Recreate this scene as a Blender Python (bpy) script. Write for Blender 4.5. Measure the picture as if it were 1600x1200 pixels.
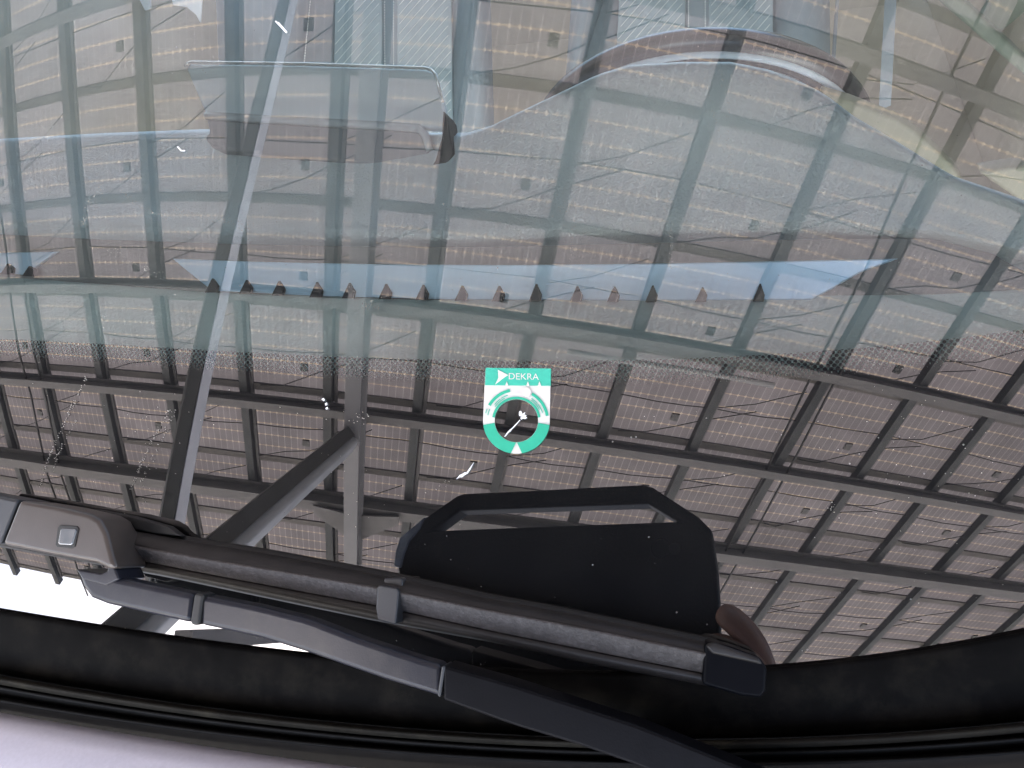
import bpy, bmesh, math, random
import numpy as np
from mathutils import Vector, Matrix
random.seed(7)
scene = bpy.context.scene
for o in list(bpy.data.objects):
    bpy.data.objects.remove(o)

# ------------------------------------------------------------------ camera
# car frame: X across the car (driver's side = +X), Y towards the rear, Z up
R = np.array([[0.9610695012556145, -0.01999600119960014, 0.2755822448785663],
              [0.1984920007846876, 0.7437955529959954, -0.6382547304704236],
              [-0.19221430586919397, 0.668108026653929, 0.7188082674398069]])
ORG = np.array([0.3068050257598511, -0.059437676377020215, 1.356154156125723])
FPX = 1200.0
cam_d = bpy.data.cameras.new('camera')
cam = bpy.data.objects.new('camera', cam_d)
scene.collection.objects.link(cam)
M4 = Matrix.Identity(4)
for i in range(3):
    for j in range(3):
        M4[i][j] = R[i][j]
    M4[i][3] = ORG[i]
cam.matrix_world = M4
cam_d.sensor_fit = 'HORIZONTAL'
cam_d.sensor_width = 36.0
cam_d.lens = 36.0 * FPX / 1600.0
cam_d.clip_start = 0.01
cam_d.clip_end = 3000
scene.camera = cam

# ------------------------------------------------------------------ world, sun, exposure
SUN_EL, SUN_AZ = math.radians(60), math.radians(222)      # azimuth from +Y towards +X
world = bpy.data.worlds.new('World')
scene.world = world
world.use_nodes = True
world.cycles.sampling_method = 'AUTOMATIC'
wn, wl = world.node_tree.nodes, world.node_tree.links
wn.clear()
sky = wn.new('ShaderNodeTexSky')
sky.sky_type = 'NISHITA'
sky.sun_disc = False
sky.sun_elevation = SUN_EL
sky.sun_rotation = SUN_AZ
sky.air_density = 1.0
sky.dust_density = 4.0
sky.ozone_density = 1.0
bg = wn.new('ShaderNodeBackground')
bg.inputs['Strength'].default_value = 0.15
wo = wn.new('ShaderNodeOutputWorld')
wl.new(sky.outputs[0], bg.inputs[0])
wl.new(bg.outputs[0], wo.inputs[0])
sun_d = bpy.data.lights.new('sun', 'SUN')
sun_d.energy = 5.0
sun_d.angle = math.radians(0.5)
sun_d.color = (1.0, 0.95, 0.88)
sun = bpy.data.objects.new('sun', sun_d)
scene.collection.objects.link(sun)
to_sun = Vector((math.sin(SUN_AZ) * math.cos(SUN_EL), math.cos(SUN_AZ) * math.cos(SUN_EL), math.sin(SUN_EL)))
sun.rotation_euler = to_sun.to_track_quat('Z', 'Y').to_euler()
sun.location = (0, 0, 30)
vs = scene.view_settings
vs.view_transform = 'Standard'
vs.look = 'None'
vs.gamma = 1.0
vs.use_curve_mapping = False
vs.exposure = 2.74
scene.cycles.use_denoising = True
scene.cycles.use_adaptive_sampling = False
scene.cycles.use_light_tree = False
scene.cycles.max_bounces = 7
scene.cycles.diffuse_bounces = 3
scene.cycles.transparent_max_bounces = 12
scene.cycles.caustics_reflective = False
scene.cycles.caustics_refractive = False
scene.cycles.sample_clamp_indirect = 6.0

# ------------------------------------------------------------------ windscreen shape
COEF = [-0.2084661753225639, 0.08075050614986551, -0.15079492876691927, -0.027917799451485314,
        0.00963042573554837, -0.020202709431725245, 0.06744257126619485, -0.05905429817894743,
        -0.07090602865523869, 0.15175923254063664, -0.018111457564053097, 0.0162439973163625]
POW = [(2, 0), (1, 1), (0, 2), (3, 0), (2, 1), (1, 2), (0, 3), (4, 0), (2, 2), (0, 4), (3, 1), (1, 3)]
gP0 = R @ np.array([0.0589663900789712, -0.06537578030494631, -0.3076507308468062]) + ORG
gT1 = R @ np.array([0.9828756678878179, 0.03830212649066994, 0.18024530113256443])
gT2 = R @ np.array([0.0, 0.9781588509178574, -0.20785875582004468])
gN = R @ np.array([-0.184269968996785, 0.20429931345295724, 0.9614085338962693])


def bulge(a, b):
    """height of the glass over its tangent plane, and its slopes; gently continued past the middle area"""
    ac, bc = min(max(a, -0.46), 0.22), min(max(b, -0.10), 0.42)
    h = sum(k * ac**i * bc**j for k, (i, j) in zip(COEF, POW))
    ha = sum(k * i * ac**max(i - 1, 0) * bc**j for k, (i, j) in zip(COEF, POW) if i)
    hb = sum(k * j * ac**i * bc**max(j - 1, 0) for k, (i, j) in zip(COEF, POW) if j)
    da, db = a - ac, b - bc
    return h + ha * da + hb * db - 0.25 * da * da - 0.1 * db * db, ha - 0.5 * da, hb - 0.2 * db


def gp(a, b, off=0.0):
    h, ha, hb = bulge(a, b)
    n = -ha * gT1 - hb * gT2 + gN
    n /= np.linalg.norm(n)
    return gP0 + a * gT1 + b * gT2 + h * gN + off * n


def px_dir(px, py):
    d = np.array([(px - 800) / FPX, -(py - 600) / FPX, -1.0])
    return R @ (d / np.linalg.norm(d))


def glass_ab(px, py):
    d = px_dir(px, py)
    o = ORG - gP0
    da, db, dn = d @ gT1, d @ gT2, d @ gN
    oa, ob, on = o @ gT1, o @ gT2, o @ gN
    t = -on / dn
    for _ in range(10):
        a, b = oa + t * da, ob + t * db
        h, ha, hb = bulge(a, b)
        t -= (on + t * dn - h) / (dn - ha * da - hb * db)
    return oa + t * da, ob + t * db, t


def over_glass(px, py, off):
    """point 'off' metres in front of the glass where the photograph shows it"""
    a, b, t = glass_ab(px, py)
    h, ha, hb = bulge(a, b)
    n = -ha * gT1 - hb * gT2 + gN
    n /= np.linalg.norm(n)
    d = px_dir(px, py)
    return ORG + d * (t - off / -(d @ n))


def on_plane(px, py, p, n):
    d = px_dir(px, py)
    return ORG + d * (((np.array(p) - ORG) @ np.array(n)) / (d @ np.array(n)))


def at_z(px, py, z):
    return on_plane(px, py, (0, 0, z), (0, 0, 1))


def at_y(px, py, y):
    return on_plane(px, py, (0, y, 0), (0, 1, 0))


def interp(x, pts):
    xs, ys = [p[0] for p in pts], [p[1] for p in pts]
    if x <= xs[0]:
        return ys[0] + (x - xs[0]) * (ys[1] - ys[0]) / (xs[1] - xs[0])
    if x >= xs[-1]:
        return ys[-1] + (x - xs[-1]) * (ys[-1] - ys[-2]) / (xs[-1] - xs[-2])
    return float(np.interp(x, xs, ys))


def smooth_line(x, pts, deg=3):
    c = np.polyfit([p[0] / 800 - 1 for p in pts], [p[1] for p in pts], deg)
    q = min(max(x, -60), 1660)
    return float(np.polyval(c, q / 800 - 1) + np.polyval(np.polyder(c), q / 800 - 1) * (x - q) / 800)


# ------------------------------------------------------------------ mesh helpers
COL = scene.collection


def link_mesh(name, verts, faces, mat, parent=None, smooth=False, bevel=0.0, seg=2, uv=None):
    me = bpy.data.meshes.new(name)
    me.from_pydata([tuple(map(float, v)) for v in verts], [], faces)
    me.update()
    if uv is not None:
        for nm, data in uv.items():
            l = me.uv_layers.new(name=nm)
            for lp in me.loops:
                l.data[lp.index].uv = data[lp.vertex_index]
    if smooth:
        for p in me.polygons:
            p.use_smooth = True
    o = bpy.data.objects.new(name, me)
    COL.objects.link(o)
    if mat:
        me.materials.append(mat)
    if parent:
        o.parent = parent
    if bevel:
        m = o.modifiers.new('bevel', 'BEVEL')
        m.width = bevel
        m.segments = seg
        m.limit_method = 'ANGLE'
        m.angle_limit = math.radians(35)
        if not smooth:
            for p in me.polygons:
                p.use_smooth = True
            w = o.modifiers.new('wn', 'WEIGHTED_NORMAL')
            w.keep_sharp = True
    return o


def empty(name, label, cat, loc=(0, 0, 0), group=None):
    o = bpy.data.objects.new(name, None)
    COL.objects.link(o)
    o.location = loc
    o.empty_display_size = 0.1
    o['label'] = label
    o['category'] = cat
    if group:
        o['group'] = group
    return o


def put(o, parent):
    o.parent = parent
    o.matrix_parent_inverse = Matrix.Translation(-Vector(parent.matrix_world.translation)) if False else parent.matrix_world.inverted()
    return o


def prism_geo(front, back):
    n = len(front)
    v = list(front) + list(back)
    f = [list(range(n)), list(range(2 * n - 1, n - 1, -1))]
    for i in range(n):
        j = (i + 1) % n
        f.append([i, i + n, j + n, j])
    return v, f


def newell(pts):
    n = np.zeros(3)
    for i in range(len(pts)):
        p, q = np.array(pts[i]), np.array(pts[(i + 1) % len(pts)])
        n += np.cross(p, q)
    return n / np.linalg.norm(n)


def plate(name, pts, thick, mat, parent, bevel=0.001, seg=2, away=None):
    """a plate with this outline and thickness; 'away' = direction its back lies in"""
    pts = [np.array(p) for p in pts]
    n = newell(pts)
    if away is None:
        away = np.mean(pts, 0) - ORG
    if n @ np.array(away) > 0:
        pts = pts[::-1]
        n = -n
    v, f = prism_geo(pts, [p - n * thick for p in pts])
    return link_mesh(name, v, f, mat, parent, bevel=bevel, seg=seg)


def beam_geo(p, q, w, h, up):
    p, q, up = np.array(p, float), np.array(q, float), np.array(up, float)
    d = (q - p) / np.linalg.norm(q - p)
    s = np.cross(d, up)
    s /= np.linalg.norm(s)
    u = np.cross(s, d)
    c = [(-w / 2, -h / 2), (w / 2, -h / 2), (w / 2, h / 2), (-w / 2, h / 2)]
    v = [p + s * x + u * y for x, y in c] + [q + s * x + u * y for x, y in c]
    f = [[3, 2, 1, 0], [4, 5, 6, 7]] + [[i, (i + 1) % 4, (i + 1) % 4 + 4, i + 4] for i in range(4)]
    return v, f


def beam(name, p, q, w, h, up, mat, parent, bevel=0.006):
    v, f = beam_geo(p, q, w, h, up)
    return link_mesh(name, v, f, mat, parent, bevel=bevel)


def ibeam_geo(p, q, w, h, tf, tw, up):
    V, F = [], []
    p, q, up = np.array(p, float), np.array(q, float), np.array(up, float)
    d = (q - p) / np.linalg.norm(q - p)
    s = np.cross(d, up); s /= np.linalg.norm(s)
    u = np.cross(s, d)
    prof = [(-w/2, -h/2), (w/2, -h/2), (w/2, -h/2+tf), (tw/2, -h/2+tf), (tw/2, h/2-tf), (w/2, h/2-tf),
            (w/2, h/2), (-w/2, h/2), (-w/2, h/2-tf), (-tw/2, h/2-tf), (-tw/2, -h/2+tf), (-w/2, -h/2+tf)]
    n = len(prof)
    V = [p + s*x + u*y for x, y in prof] + [q + s*x + u*y for x, y in prof]
    F = [[i, (i+1) % n, (i+1) % n + n, i + n] for i in range(n)] + [list(range(n))[::-1], list(range(n, 2*n))]
    return V, F


def tube_geo(pts, rad, k=8, closed=False):
    pts = [np.array(p, float) for p in pts]
    n = len(pts)
    V, F = [], []
    prev = None
    for i, p in enumerate(pts):
        a = pts[(i - 1) % n] if (closed or i) else p
        b = pts[(i + 1) % n] if (closed or i < n - 1) else p
        d = (b - a) / np.linalg.norm(b - a)
        ref = prev if prev is not None else (np.array([0, 0, 1.]) if abs(d[2]) < .9 else np.array([1., 0, 0]))
        s = np.cross(d, ref) if prev is None else prev - d * (prev @ d)
        s /= np.linalg.norm(s)
        prev = s
        u = np.cross(d, s)
        r = rad[i] if hasattr(rad, '__len__') else rad
        for j in range(k):
            t = 2 * math.pi * j / k
            V.append(p + r * (math.cos(t) * s + math.sin(t) * u))
    m = n if closed else n - 1
    for i in range(m):
        for j in range(k):
            F.append([i*k + j, i*k + (j+1) % k, ((i+1) % n)*k + (j+1) % k, ((i+1) % n)*k + j])
    if not closed:
        F += [list(range(k))[::-1], list(range((n-1)*k, n*k))]
    return V, F


def tube(name, pts, rad, mat, parent, k=8, closed=False):
    v, f = tube_geo(pts, rad, k, closed)
    return link_mesh(name, v, f, mat, parent, smooth=True)


def join_geo(list_):
    V, F = [], []
    for v, f in list_:
        b = len(V)
        V += list(v)
        F += [[i + b for i in q] for q in f]
    return V, F


def loft(name, rows, mat, parent, smooth=True, bevel=0, flip=False):
    n = len(rows[0])
    V = [p for r in rows for p in r]
    F = []
    for i in range(len(rows) - 1):
        for j in range(n - 1):
            q = [i*n + j, i*n + j + 1, (i+1)*n + j + 1, (i+1)*n + j]
            F.append(q[::-1] if flip else q)
    return link_mesh(name, V, F, mat, parent, smooth=smooth, bevel=bevel)


# ------------------------------------------------------------------ material helpers
def mat(name, color, rough=0.5, metal=0.0, spec=0.5, var=0.0, scale=30.0, bump=0.0, bscale=200.0, coat=0.0, dust=None):
    m = bpy.data.materials.new(name)
    m.use_nodes = True
    N, L = m.node_tree.nodes, m.node_tree.links
    b = N['Principled BSDF']
    b.inputs['Base Color'].default_value = (*color, 1)
    b.inputs['Roughness'].default_value = rough
    b.inputs['Metallic'].default_value = metal
    b.inputs['Specular IOR Level'].default_value = spec
    b.inputs['Coat Weight'].default_value = coat
    b.inputs['Coat Roughness'].default_value = 0.05
    tc = N.new('ShaderNodeTexCoord')
    if var:
        nz = N.new('ShaderNodeTexNoise')
        nz.inputs['Scale'].default_value = scale
        nz.inputs['Detail'].default_value = 6
        nz.inputs['Roughness'].default_value = 0.65
        L.new(tc.outputs['Object'], nz.inputs['Vector'])
        mr = N.new('ShaderNodeMapRange')
        mr.inputs['From Min'].default_value = 0.3
        mr.inputs['From Max'].default_value = 0.7
        mr.inputs['To Min'].default_value = 1 - var
        mr.inputs['To Max'].default_value = 1 + var
        L.new(nz.outputs['Fac'], mr.inputs['Value'])
        mx = N.new('ShaderNodeMix')
        mx.data_type = 'RGBA'
        mx.blend_type = 'MULTIPLY'
        mx.inputs['Factor'].default_value = 1
        mx.inputs[6].default_value = (*color, 1)
        L.new(mr.outputs[0], mx.inputs[7])
        L.new(mx.outputs[2], b.inputs['Base Color'])
    if dust:
        nd = N.new('ShaderNodeTexNoise')
        nd.inputs['Scale'].default_value = dust[1]
        nd.inputs['Detail'].default_value = 8
        nd.inputs['Roughness'].default_value = 0.7
        L.new(tc.outputs['Object'], nd.inputs['Vector'])
        md = N.new('ShaderNodeMapRange')
        md.inputs['From Min'].default_value = 0.48
        md.inputs['From Max'].default_value = 0.75
        L.new(nd.outputs['Fac'], md.inputs['Value'])
        xd = N.new('ShaderNodeMix')
        xd.data_type = 'RGBA'
        L.new(md.outputs[0], xd.inputs['Factor'])
        src = b.inputs['Base Color'].links[0].from_socket if b.inputs['Base Color'].is_linked else None
        if src:
            L.new(src, xd.inputs[6])
        else:
            xd.inputs[6].default_value = (*color, 1)
        xd.inputs[7].default_value = (*dust[0], 1)
        L.new(xd.outputs[2], b.inputs['Base Color'])
    if bump:
        n2 = N.new('ShaderNodeTexNoise')
        n2.inputs['Scale'].default_value = bscale
        n2.inputs['Detail'].default_value = 3
        L.new(tc.outputs['Object'], n2.inputs['Vector'])
        bp = N.new('ShaderNodeBump')
        bp.inputs['Strength'].default_value = bump
        bp.inputs['Distance'].default_value = 0.001
        L.new(n2.outputs['Fac'], bp.inputs['Height'])
        L.new(bp.outputs[0], b.inputs['Normal'])
    return m


def math_node(N, L, op, a, b=None, c=None, clamp=False):
    n = N.new('ShaderNodeMath')
    n.operation = op
    n.use_clamp = clamp
    for i, x in enumerate((a, b, c)):
        if x is None:
            continue
        if isinstance(x, (int, float)):
            n.inputs[i].default_value = x
        else:
            L.new(x, n.inputs[i])
    return n.outputs[0]


def glass_material():
    m = bpy.data.materials.new('windscreen_glass')
    m.use_nodes = True
    N, L = m.node_tree.nodes, m.node_tree.links
    N.clear()
    out = N.new('ShaderNodeOutputMaterial')
    uv = N.new('ShaderNodeUVMap')
    uv.uv_map = 'frit'          # u = metres across, v = metres above the solid ceramic edge
    sep = N.new('ShaderNodeSeparateXYZ')
    L.new(uv.outputs[0], sep.inputs[0])
    mm = lambda *a, **k: math_node(N, L, *a, **k)
    u, v = sep.outputs[0], sep.outputs[1]
    P, Q, W = 0.0025, 0.0027, 0.0118          # dot pitch across, pair of rows, band width
    # two interleaved square lattices of dots = a staggered lattice

    def lattice(su, sv):
        x = mm('MULTIPLY', mm('SUBTRACT', mm('FRACT', mm('ADD', mm('DIVIDE', u, P), su)), 0.5), P)
        y = mm('MULTIPLY', mm('SUBTRACT', mm('FRACT', mm('ADD', mm('DIVIDE', v, Q), sv)), 0.5), Q)
        return mm('SQRT', mm('ADD', mm('MULTIPLY', x, x), mm('MULTIPLY', y, y)))
    d = mm('MINIMUM', lattice(10.0, 10.0), lattice(10.5, 10.5))
    t = mm('DIVIDE', v, W)                       # 0 at the solid edge, 1 at the top of the band
    # radius shrinks upwards; at the bottom the dots grow together and leave small clear dots
    rad = mm('MULTIPLY', mm('ADD', mm('ADD', 0.295, mm('MULTIPLY', mm('SUBTRACT', 1.0, t), 0.06)),
                            mm('MULTIPLY', mm('POWER', mm('SUBTRACT', 1.0, t, clamp=True), 6.0), 0.30)), P)
    dots = mm('MULTIPLY', mm('LESS_THAN', d, rad), mm('LESS_THAN', t, 1.0))
    frit = mm('MAXIMUM', dots, mm('LESS_THAN', v, 0.0))
    # road dust and specks
    tc = N.new('ShaderNodeUVMap')
    tc.uv_map = 'frit'

    def noise(scale, detail=3, rough=0.5):
        n = N.new('ShaderNodeTexNoise')
        n.inputs['Scale'].default_value = scale
        n.inputs['Detail'].default_value = detail
        n.inputs['Roughness'].default_value = rough
        L.new(tc.outputs[0], n.inputs['Vector'])
        return n.outputs['Fac']

    def specks(scale, keep, size):
        vo = N.new('ShaderNodeTexVoronoi')
        vo.inputs['Scale'].default_value = scale
        vo.inputs['Randomness'].default_value = 1.0
        L.new(tc.outputs[0], vo.inputs['Vector'])
        sc = N.new('ShaderNodeSeparateColor')
        L.new(vo.outputs['Color'], sc.inputs[0])
        pick = mm('GREATER_THAN', sc.outputs[0], keep)
        rr = mm('MULTIPLY', sc.outputs[1], size)
        return mm('MULTIPLY', pick, mm('LESS_THAN', vo.outputs['Distance'], rr))
    patch = mm('MULTIPLY', mm('SUBTRACT', noise(9, 4, 0.6), 0.42, clamp=True), 4.0, clamp=True)
    dust = mm('ADD', mm('MULTIPLY', specks(520, 0.93, 0.20), mm('MULTIPLY', patch, 0.55)),
              mm('MULTIPLY', specks(150, 0.975, 0.05), 0.4), clamp=True)
    up = mm('MULTIPLY', mm('ADD', v, 0.01, clamp=True), 14.0, clamp=True)
    film = mm('MULTIPLY', mm('ADD', mm('MULTIPLY', patch, noise(900, 2)), mm('MULTIPLY', noise(14, 5, 0.7), mm('ADD', 0.25, mm('MULTIPLY', up, 2.2)))), 0.012)
    dirt = mm('MAXIMUM', dust, film)
    tr = N.new('ShaderNodeBsdfTransparent')
    tr.inputs[0].default_value = (0.78, 0.91, 0.93, 1)
    bk = N.new('ShaderNodeBsdfDiffuse')
    bk.inputs[0].default_value = (0.004, 0.004, 0.0045, 1)
    m1 = N.new('ShaderNodeMixShader')
    L.new(frit, m1.inputs[0]); L.new(tr.outputs[0], m1.inputs[1]); L.new(bk.outputs[0], m1.inputs[2])
    gl = N.new('ShaderNodeBsdfGlossy')
    gl.inputs['Color'].default_value = (1, 1, 1, 1)
    gl.inputs['Roughness'].default_value = 0.0
    fr = N.new('ShaderNodeFresnel')
    fr.inputs['IOR'].default_value = 2.4
    m2 = N.new('ShaderNodeMixShader')
    L.new(fr.outputs[0], m2.inputs[0]); L.new(m1.outputs[0], m2.inputs[1]); L.new(gl.outputs[0], m2.inputs[2])
    dd = N.new('ShaderNodeBsdfDiffuse')
    dd.inputs[0].default_value = (0.55, 0.53, 0.50, 1)
    m3 = N.new('ShaderNodeMixShader')
    L.new(dirt, m3.inputs[0]); L.new(m2.outputs[0], m3.inputs[1]); L.new(dd.outputs[0], m3.inputs[2])
    L.new(m3.outputs[0], out.inputs[0])
    return m


def panel_material():
    """underside of a glass-glass solar panel: 24 x 6 half cells with lighter gaps"""
    m = bpy.data.materials.new('solar_cells')
    m.use_nodes = True
    N, L = m.node_tree.nodes, m.node_tree.links
    b = N['Principled BSDF']
    tc = N.new('ShaderNodeTexCoord')
    sep = N.new('ShaderNodeSeparateXYZ')
    L.new(tc.outputs['Object'], sep.inputs[0])
    mm = lambda *a, **k: math_node(N, L, *a, **k)

    def edge(x, pitch):
        f = mm('FRACT', mm('ADD', mm('DIVIDE', x, pitch), 50.0))
        return mm('MULTIPLY', mm('MINIMUM', f, mm('SUBTRACT', 1.0, f)), pitch)
    eu = edge(sep.outputs[0], 2.06 / 24)
    ev = edge(sep.outputs[1], 1.01 / 6)
    gu = mm('LESS_THAN', eu, 0.0042)
    gv = mm('LESS_THAN', ev, 0.0050)
    dia = mm('LESS_THAN', mm('ADD', eu, ev), 0.0175)
    oi = N.new('ShaderNodeObjectInfo')
    nz = N.new('ShaderNodeTexNoise')
    nz.inputs['Scale'].default_value = 2.5
    L.new(tc.outputs['Object'], nz.inputs['Vector'])
    cell = N.new('ShaderNodeCombineXYZ')
    L.new(mm('FLOOR', mm('ADD', mm('DIVIDE', sep.outputs[0], 2.06 / 12), 50.0)), cell.inputs[0])
    L.new(mm('FLOOR', mm('ADD', mm('DIVIDE', sep.outputs[1], 1.01 / 6), 50.0)), cell.inputs[1])
    L.new(mm('MULTIPLY', oi.outputs['Random'], 91.0), cell.inputs[2])
    wh = N.new('ShaderNodeTexWhiteNoise')
    wh.noise_dimensions = '3D'
    L.new(cell.outputs[0], wh.inputs['Vector'])
    k = mm('MULTIPLY', mm('MULTIPLY', mm('ADD', 0.72, mm('MULTIPLY', nz.outputs['Fac'], 0.56)),
           mm('ADD', 0.90, mm('MULTIPLY', oi.outputs['Random'], 0.20))), mm('ADD', 0.95, mm('MULTIPLY', wh.outputs['Value'], 0.10)))

    def mixc(fac, a, bb):
        x = N.new('ShaderNodeMix')
        x.data_type = 'RGBA'
        L.new(fac, x.inputs['Factor'])
        if isinstance(a, tuple): x.inputs[6].default_value = (*a, 1)
        else: L.new(a, x.inputs[6])
        if isinstance(bb, tuple): x.inputs[7].default_value = (*bb, 1)
        else: L.new(bb, x.inputs[7])
        return x.outputs[2]
    c = mixc(gu, (0.048, 0.046, 0.047), (0.075, 0.071, 0.072))
    c = mixc(gv, c, (0.10, 0.078, 0.058))
    c = mixc(dia, c, (0.13, 0.11, 0.09))
    x = N.new('ShaderNodeMix')
    x.data_type = 'RGBA'
    x.blend_type = 'MULTIPLY'
    x.inputs['Factor'].default_value = 1
    L.new(c, x.inputs[6]); L.new(k, x.inputs[7])
    L.new(x.outputs[2], b.inputs['Base Color'])
    b.inputs['Roughness'].default_value = 0.35
    b.inputs['Specular IOR Level'].default_value = 0.0
    # daylight that seeps through the glass-glass panel, more in the gaps than through the cells
    tl = N.new('ShaderNodeBsdfTranslucent')
    g2 = mixc(gu, (0.0625, 0.0552, 0.0565), (0.096, 0.086, 0.086))
    g2 = mixc(gv, g2, (0.115, 0.088, 0.064))
    g2 = mixc(dia, g2, (0.145, 0.116, 0.090))
    y = N.new('ShaderNodeMix')
    y.data_type = 'RGBA'
    y.blend_type = 'MULTIPLY'
    y.inputs['Factor'].default_value = 1
    L.new(g2, y.inputs[6]); L.new(k, y.inputs[7])
    L.new(y.outputs[2], tl.inputs['Color'])
    ad = N.new('ShaderNodeAddShader')
    L.new(b.outputs[0], ad.inputs[0]); L.new(tl.outputs[0], ad.inputs[1])
    L.new(ad.outputs[0], N['Material Output'].inputs['Surface'])
    return m


M_glass = glass_material()
M_panel = panel_material()
M_jbox = mat('junction_box_black', (0.07, 0.07, 0.073), 0.6)
M_cable = mat('cable_black', (0.015, 0.015, 0.017), 0.7)
M_rail = mat('rail_galvanised', (0.022, 0.025, 0.029), 0.55, var=0.25, scale=6)
M_joint = mat('joint_strip', (0.082, 0.077, 0.075), 0.7, var=0.1, scale=6)
M_steel = mat('steel_grey_paint', (0.080, 0.078, 0.083), 0.55, var=0.12, scale=3)
M_steel_l = mat('steel_light_paint', (0.135, 0.136, 0.152), 0.5, var=0.10, scale=3)
M_steel_d = mat('steel_dark_unlit', (0.034, 0.035, 0.036), 0.55, var=0.15, scale=4)  # dark colour carries the unlit side of column and brace
M_steel_p = mat('steel_brace_lit', (0.46, 0.48, 0.56), 0.5, var=0.12, scale=3)
M_steel_p2 = mat('steel_column_lit', (0.24, 0.25, 0.28), 0.5, var=0.12, scale=3)
M_conduit = mat('conduit_white', (0.22, 0.22, 0.23), 0.5)
M_ground = mat('concrete_ground', (0.52, 0.50, 0.47), 0.9, var=0.2, scale=1.5, bump=0.3, bscale=60)
M_paint = mat('car_paint_white', (0.50, 0.485, 0.55), 0.35, coat=0.6, var=0.05, scale=600)
M_cowl = mat('cowl_black_plastic', (0.0028, 0.0026, 0.0024), 0.75, bump=0.1, bscale=900, var=0.5, scale=60, spec=0.06, dust=((0.009, 0.0078, 0.006), 60))
M_seal = mat('seal_rubber', (0.011, 0.010, 0.008), 0.7, bump=0.2, bscale=500, var=0.4, scale=40, spec=0.1, dust=((0.035, 0.031, 0.022), 30))
M_trim = mat('seal_groove', (0.006, 0.006, 0.006), 0.7, var=0.4, scale=40, spec=0.12)
M_blade = mat('wiper_spoiler_rubber', (0.034, 0.029, 0.027), 0.6, bump=0.5, bscale=900, var=0.3, scale=160, dust=((0.078, 0.070, 0.068), 420))
M_spine = mat('wiper_spine_plastic', (0.014, 0.0125, 0.012), 0.45, bump=0.1, bscale=900, var=0.3, scale=80, spec=0.3)
M_rubber = mat('wiper_rubber_black', (0.006, 0.006, 0.006), 0.6)
M_arm = mat('wiper_arm_satin_black', (0.014, 0.015, 0.021), 0.30, bump=0.04, bscale=1500, var=0.12, scale=90, spec=0.3, dust=((0.030, 0.029, 0.031), 70))
M_arm2 = mat('wiper_arm_cover_black', (0.004, 0.004, 0.005), 0.4, bump=0.05, bscale=1200, var=0.2, scale=70, spec=0.08)
M_adapt = mat('wiper_adapter_grey', (0.048, 0.039, 0.034), 0.30, bump=0.04, bscale=1500, var=0.1, scale=90)
M_cap = mat('wiper_end_cap_black', (0.0028, 0.003, 0.0042), 0.4, spec=0.05)
M_clip = mat('wiper_clip_grey', (0.022, 0.023, 0.026), 0.42)
M_btn = mat('button_gloss', (0.10, 0.11, 0.12), 0.08, spec=1.0, coat=1.0)
M_dash = mat('dash_soft_plastic', (0.76, 0.85, 0.82), 0.55, bump=0.5, bscale=420, var=0.12, scale=8)
M_pad = mat('dash_pad_grained', (0.64, 0.71, 0.73), 0.5, bump=0.9, bscale=600, var=0.1, scale=8)
M_vent = mat('vent_panel_sky_sheen', (0.60, 0.78, 0.96), 0.34, metal=0.25, var=0.06, scale=10)  # light blue holds the sky light on the slot's back wall
M_dark = mat('cabin_trim_beige', (0.50, 0.47, 0.39), 0.8, var=0.1, scale=5)
M_fascia = mat('dash_fascia_shade_grey', (0.24, 0.235, 0.225), 0.6, bump=0.3, bscale=500)
M_vane = mat('vent_vane_dark', (0.010, 0.010, 0.010), 0.6)
M_disp = mat('display_housing', (0.84, 0.91, 0.95), 0.38, var=0.05, scale=12)
M_disp2 = mat('display_lower_housing', (0.30, 0.31, 0.33), 0.4)
M_edge = mat('display_edge_bright', (0.75, 0.74, 0.72), 0.25, metal=0.6)
M_wheel = mat('wheel_leather_black', (0.014, 0.014, 0.016), 0.26, bump=0.1, bscale=900, spec=0.9)
M_highlight = mat('highlight_satin', (0.62, 0.66, 0.70), 0.3)
M_seat = mat('seat_blue_grey_leather', (0.20, 0.26, 0.30), 0.5, bump=0.4, bscale=900, var=0.1, scale=12)
M_quilt = mat('seat_quilt_blue_grey', (0.29, 0.37, 0.41), 0.55, bump=0.5, bscale=1500, var=0.1, scale=12)
M_thread = mat('stitch_thread_pale', (0.85, 0.88, 0.88), 0.7)
M_cream = mat('cream_trim_lit', (0.34, 0.305, 0.21), 0.5, var=0.06, scale=10)
M_pale = mat('pale_trim', (0.32, 0.36, 0.40), 0.45)
M_green = mat('pillar_trim_olive', (0.30, 0.33, 0.26), 0.5)
M_window_light = mat('window_light_white', (0.85, 0.87, 0.88), 0.4)
M_tablet = mat('tablet_case_black', (0.003, 0.003, 0.0035), 0.6, spec=0.1, bump=0.3, bscale=500)
M_tabglass = mat('tablet_lens', (0.008, 0.008, 0.010), 0.1)
M_tabworn = mat('tablet_worn_blue', (0.10, 0.12, 0.16), 0.5, var=0.4, scale=90)
M_skin = mat('skin', (0.17, 0.088, 0.064), 0.5, var=0.15, scale=60, bump=0.2, bscale=500)
M_sgreen = mat('sticker_mint', (0.028, 0.40, 0.255), 0.45, var=0.06, scale=300)
M_shead = mat('sticker_mint_pale', (0.05, 0.46, 0.33), 0.45, var=0.06, scale=300)
M_swhite = mat('sticker_white', (0.66, 0.63, 0.59), 0.5, var=0.05, scale=300)
M_chip = mat('chip_white_glass', (0.9, 0.92, 0.95), 0.25, spec=0.8)

# ------------------------------------------------------------------ ground
g = link_mesh('ground', [(-400, -400, 0), (400, -400, 0), (400, 400, 0), (-400, 400, 0)], [[0, 1, 2, 3]], M_ground)
g['kind'] = 'structure'

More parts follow.
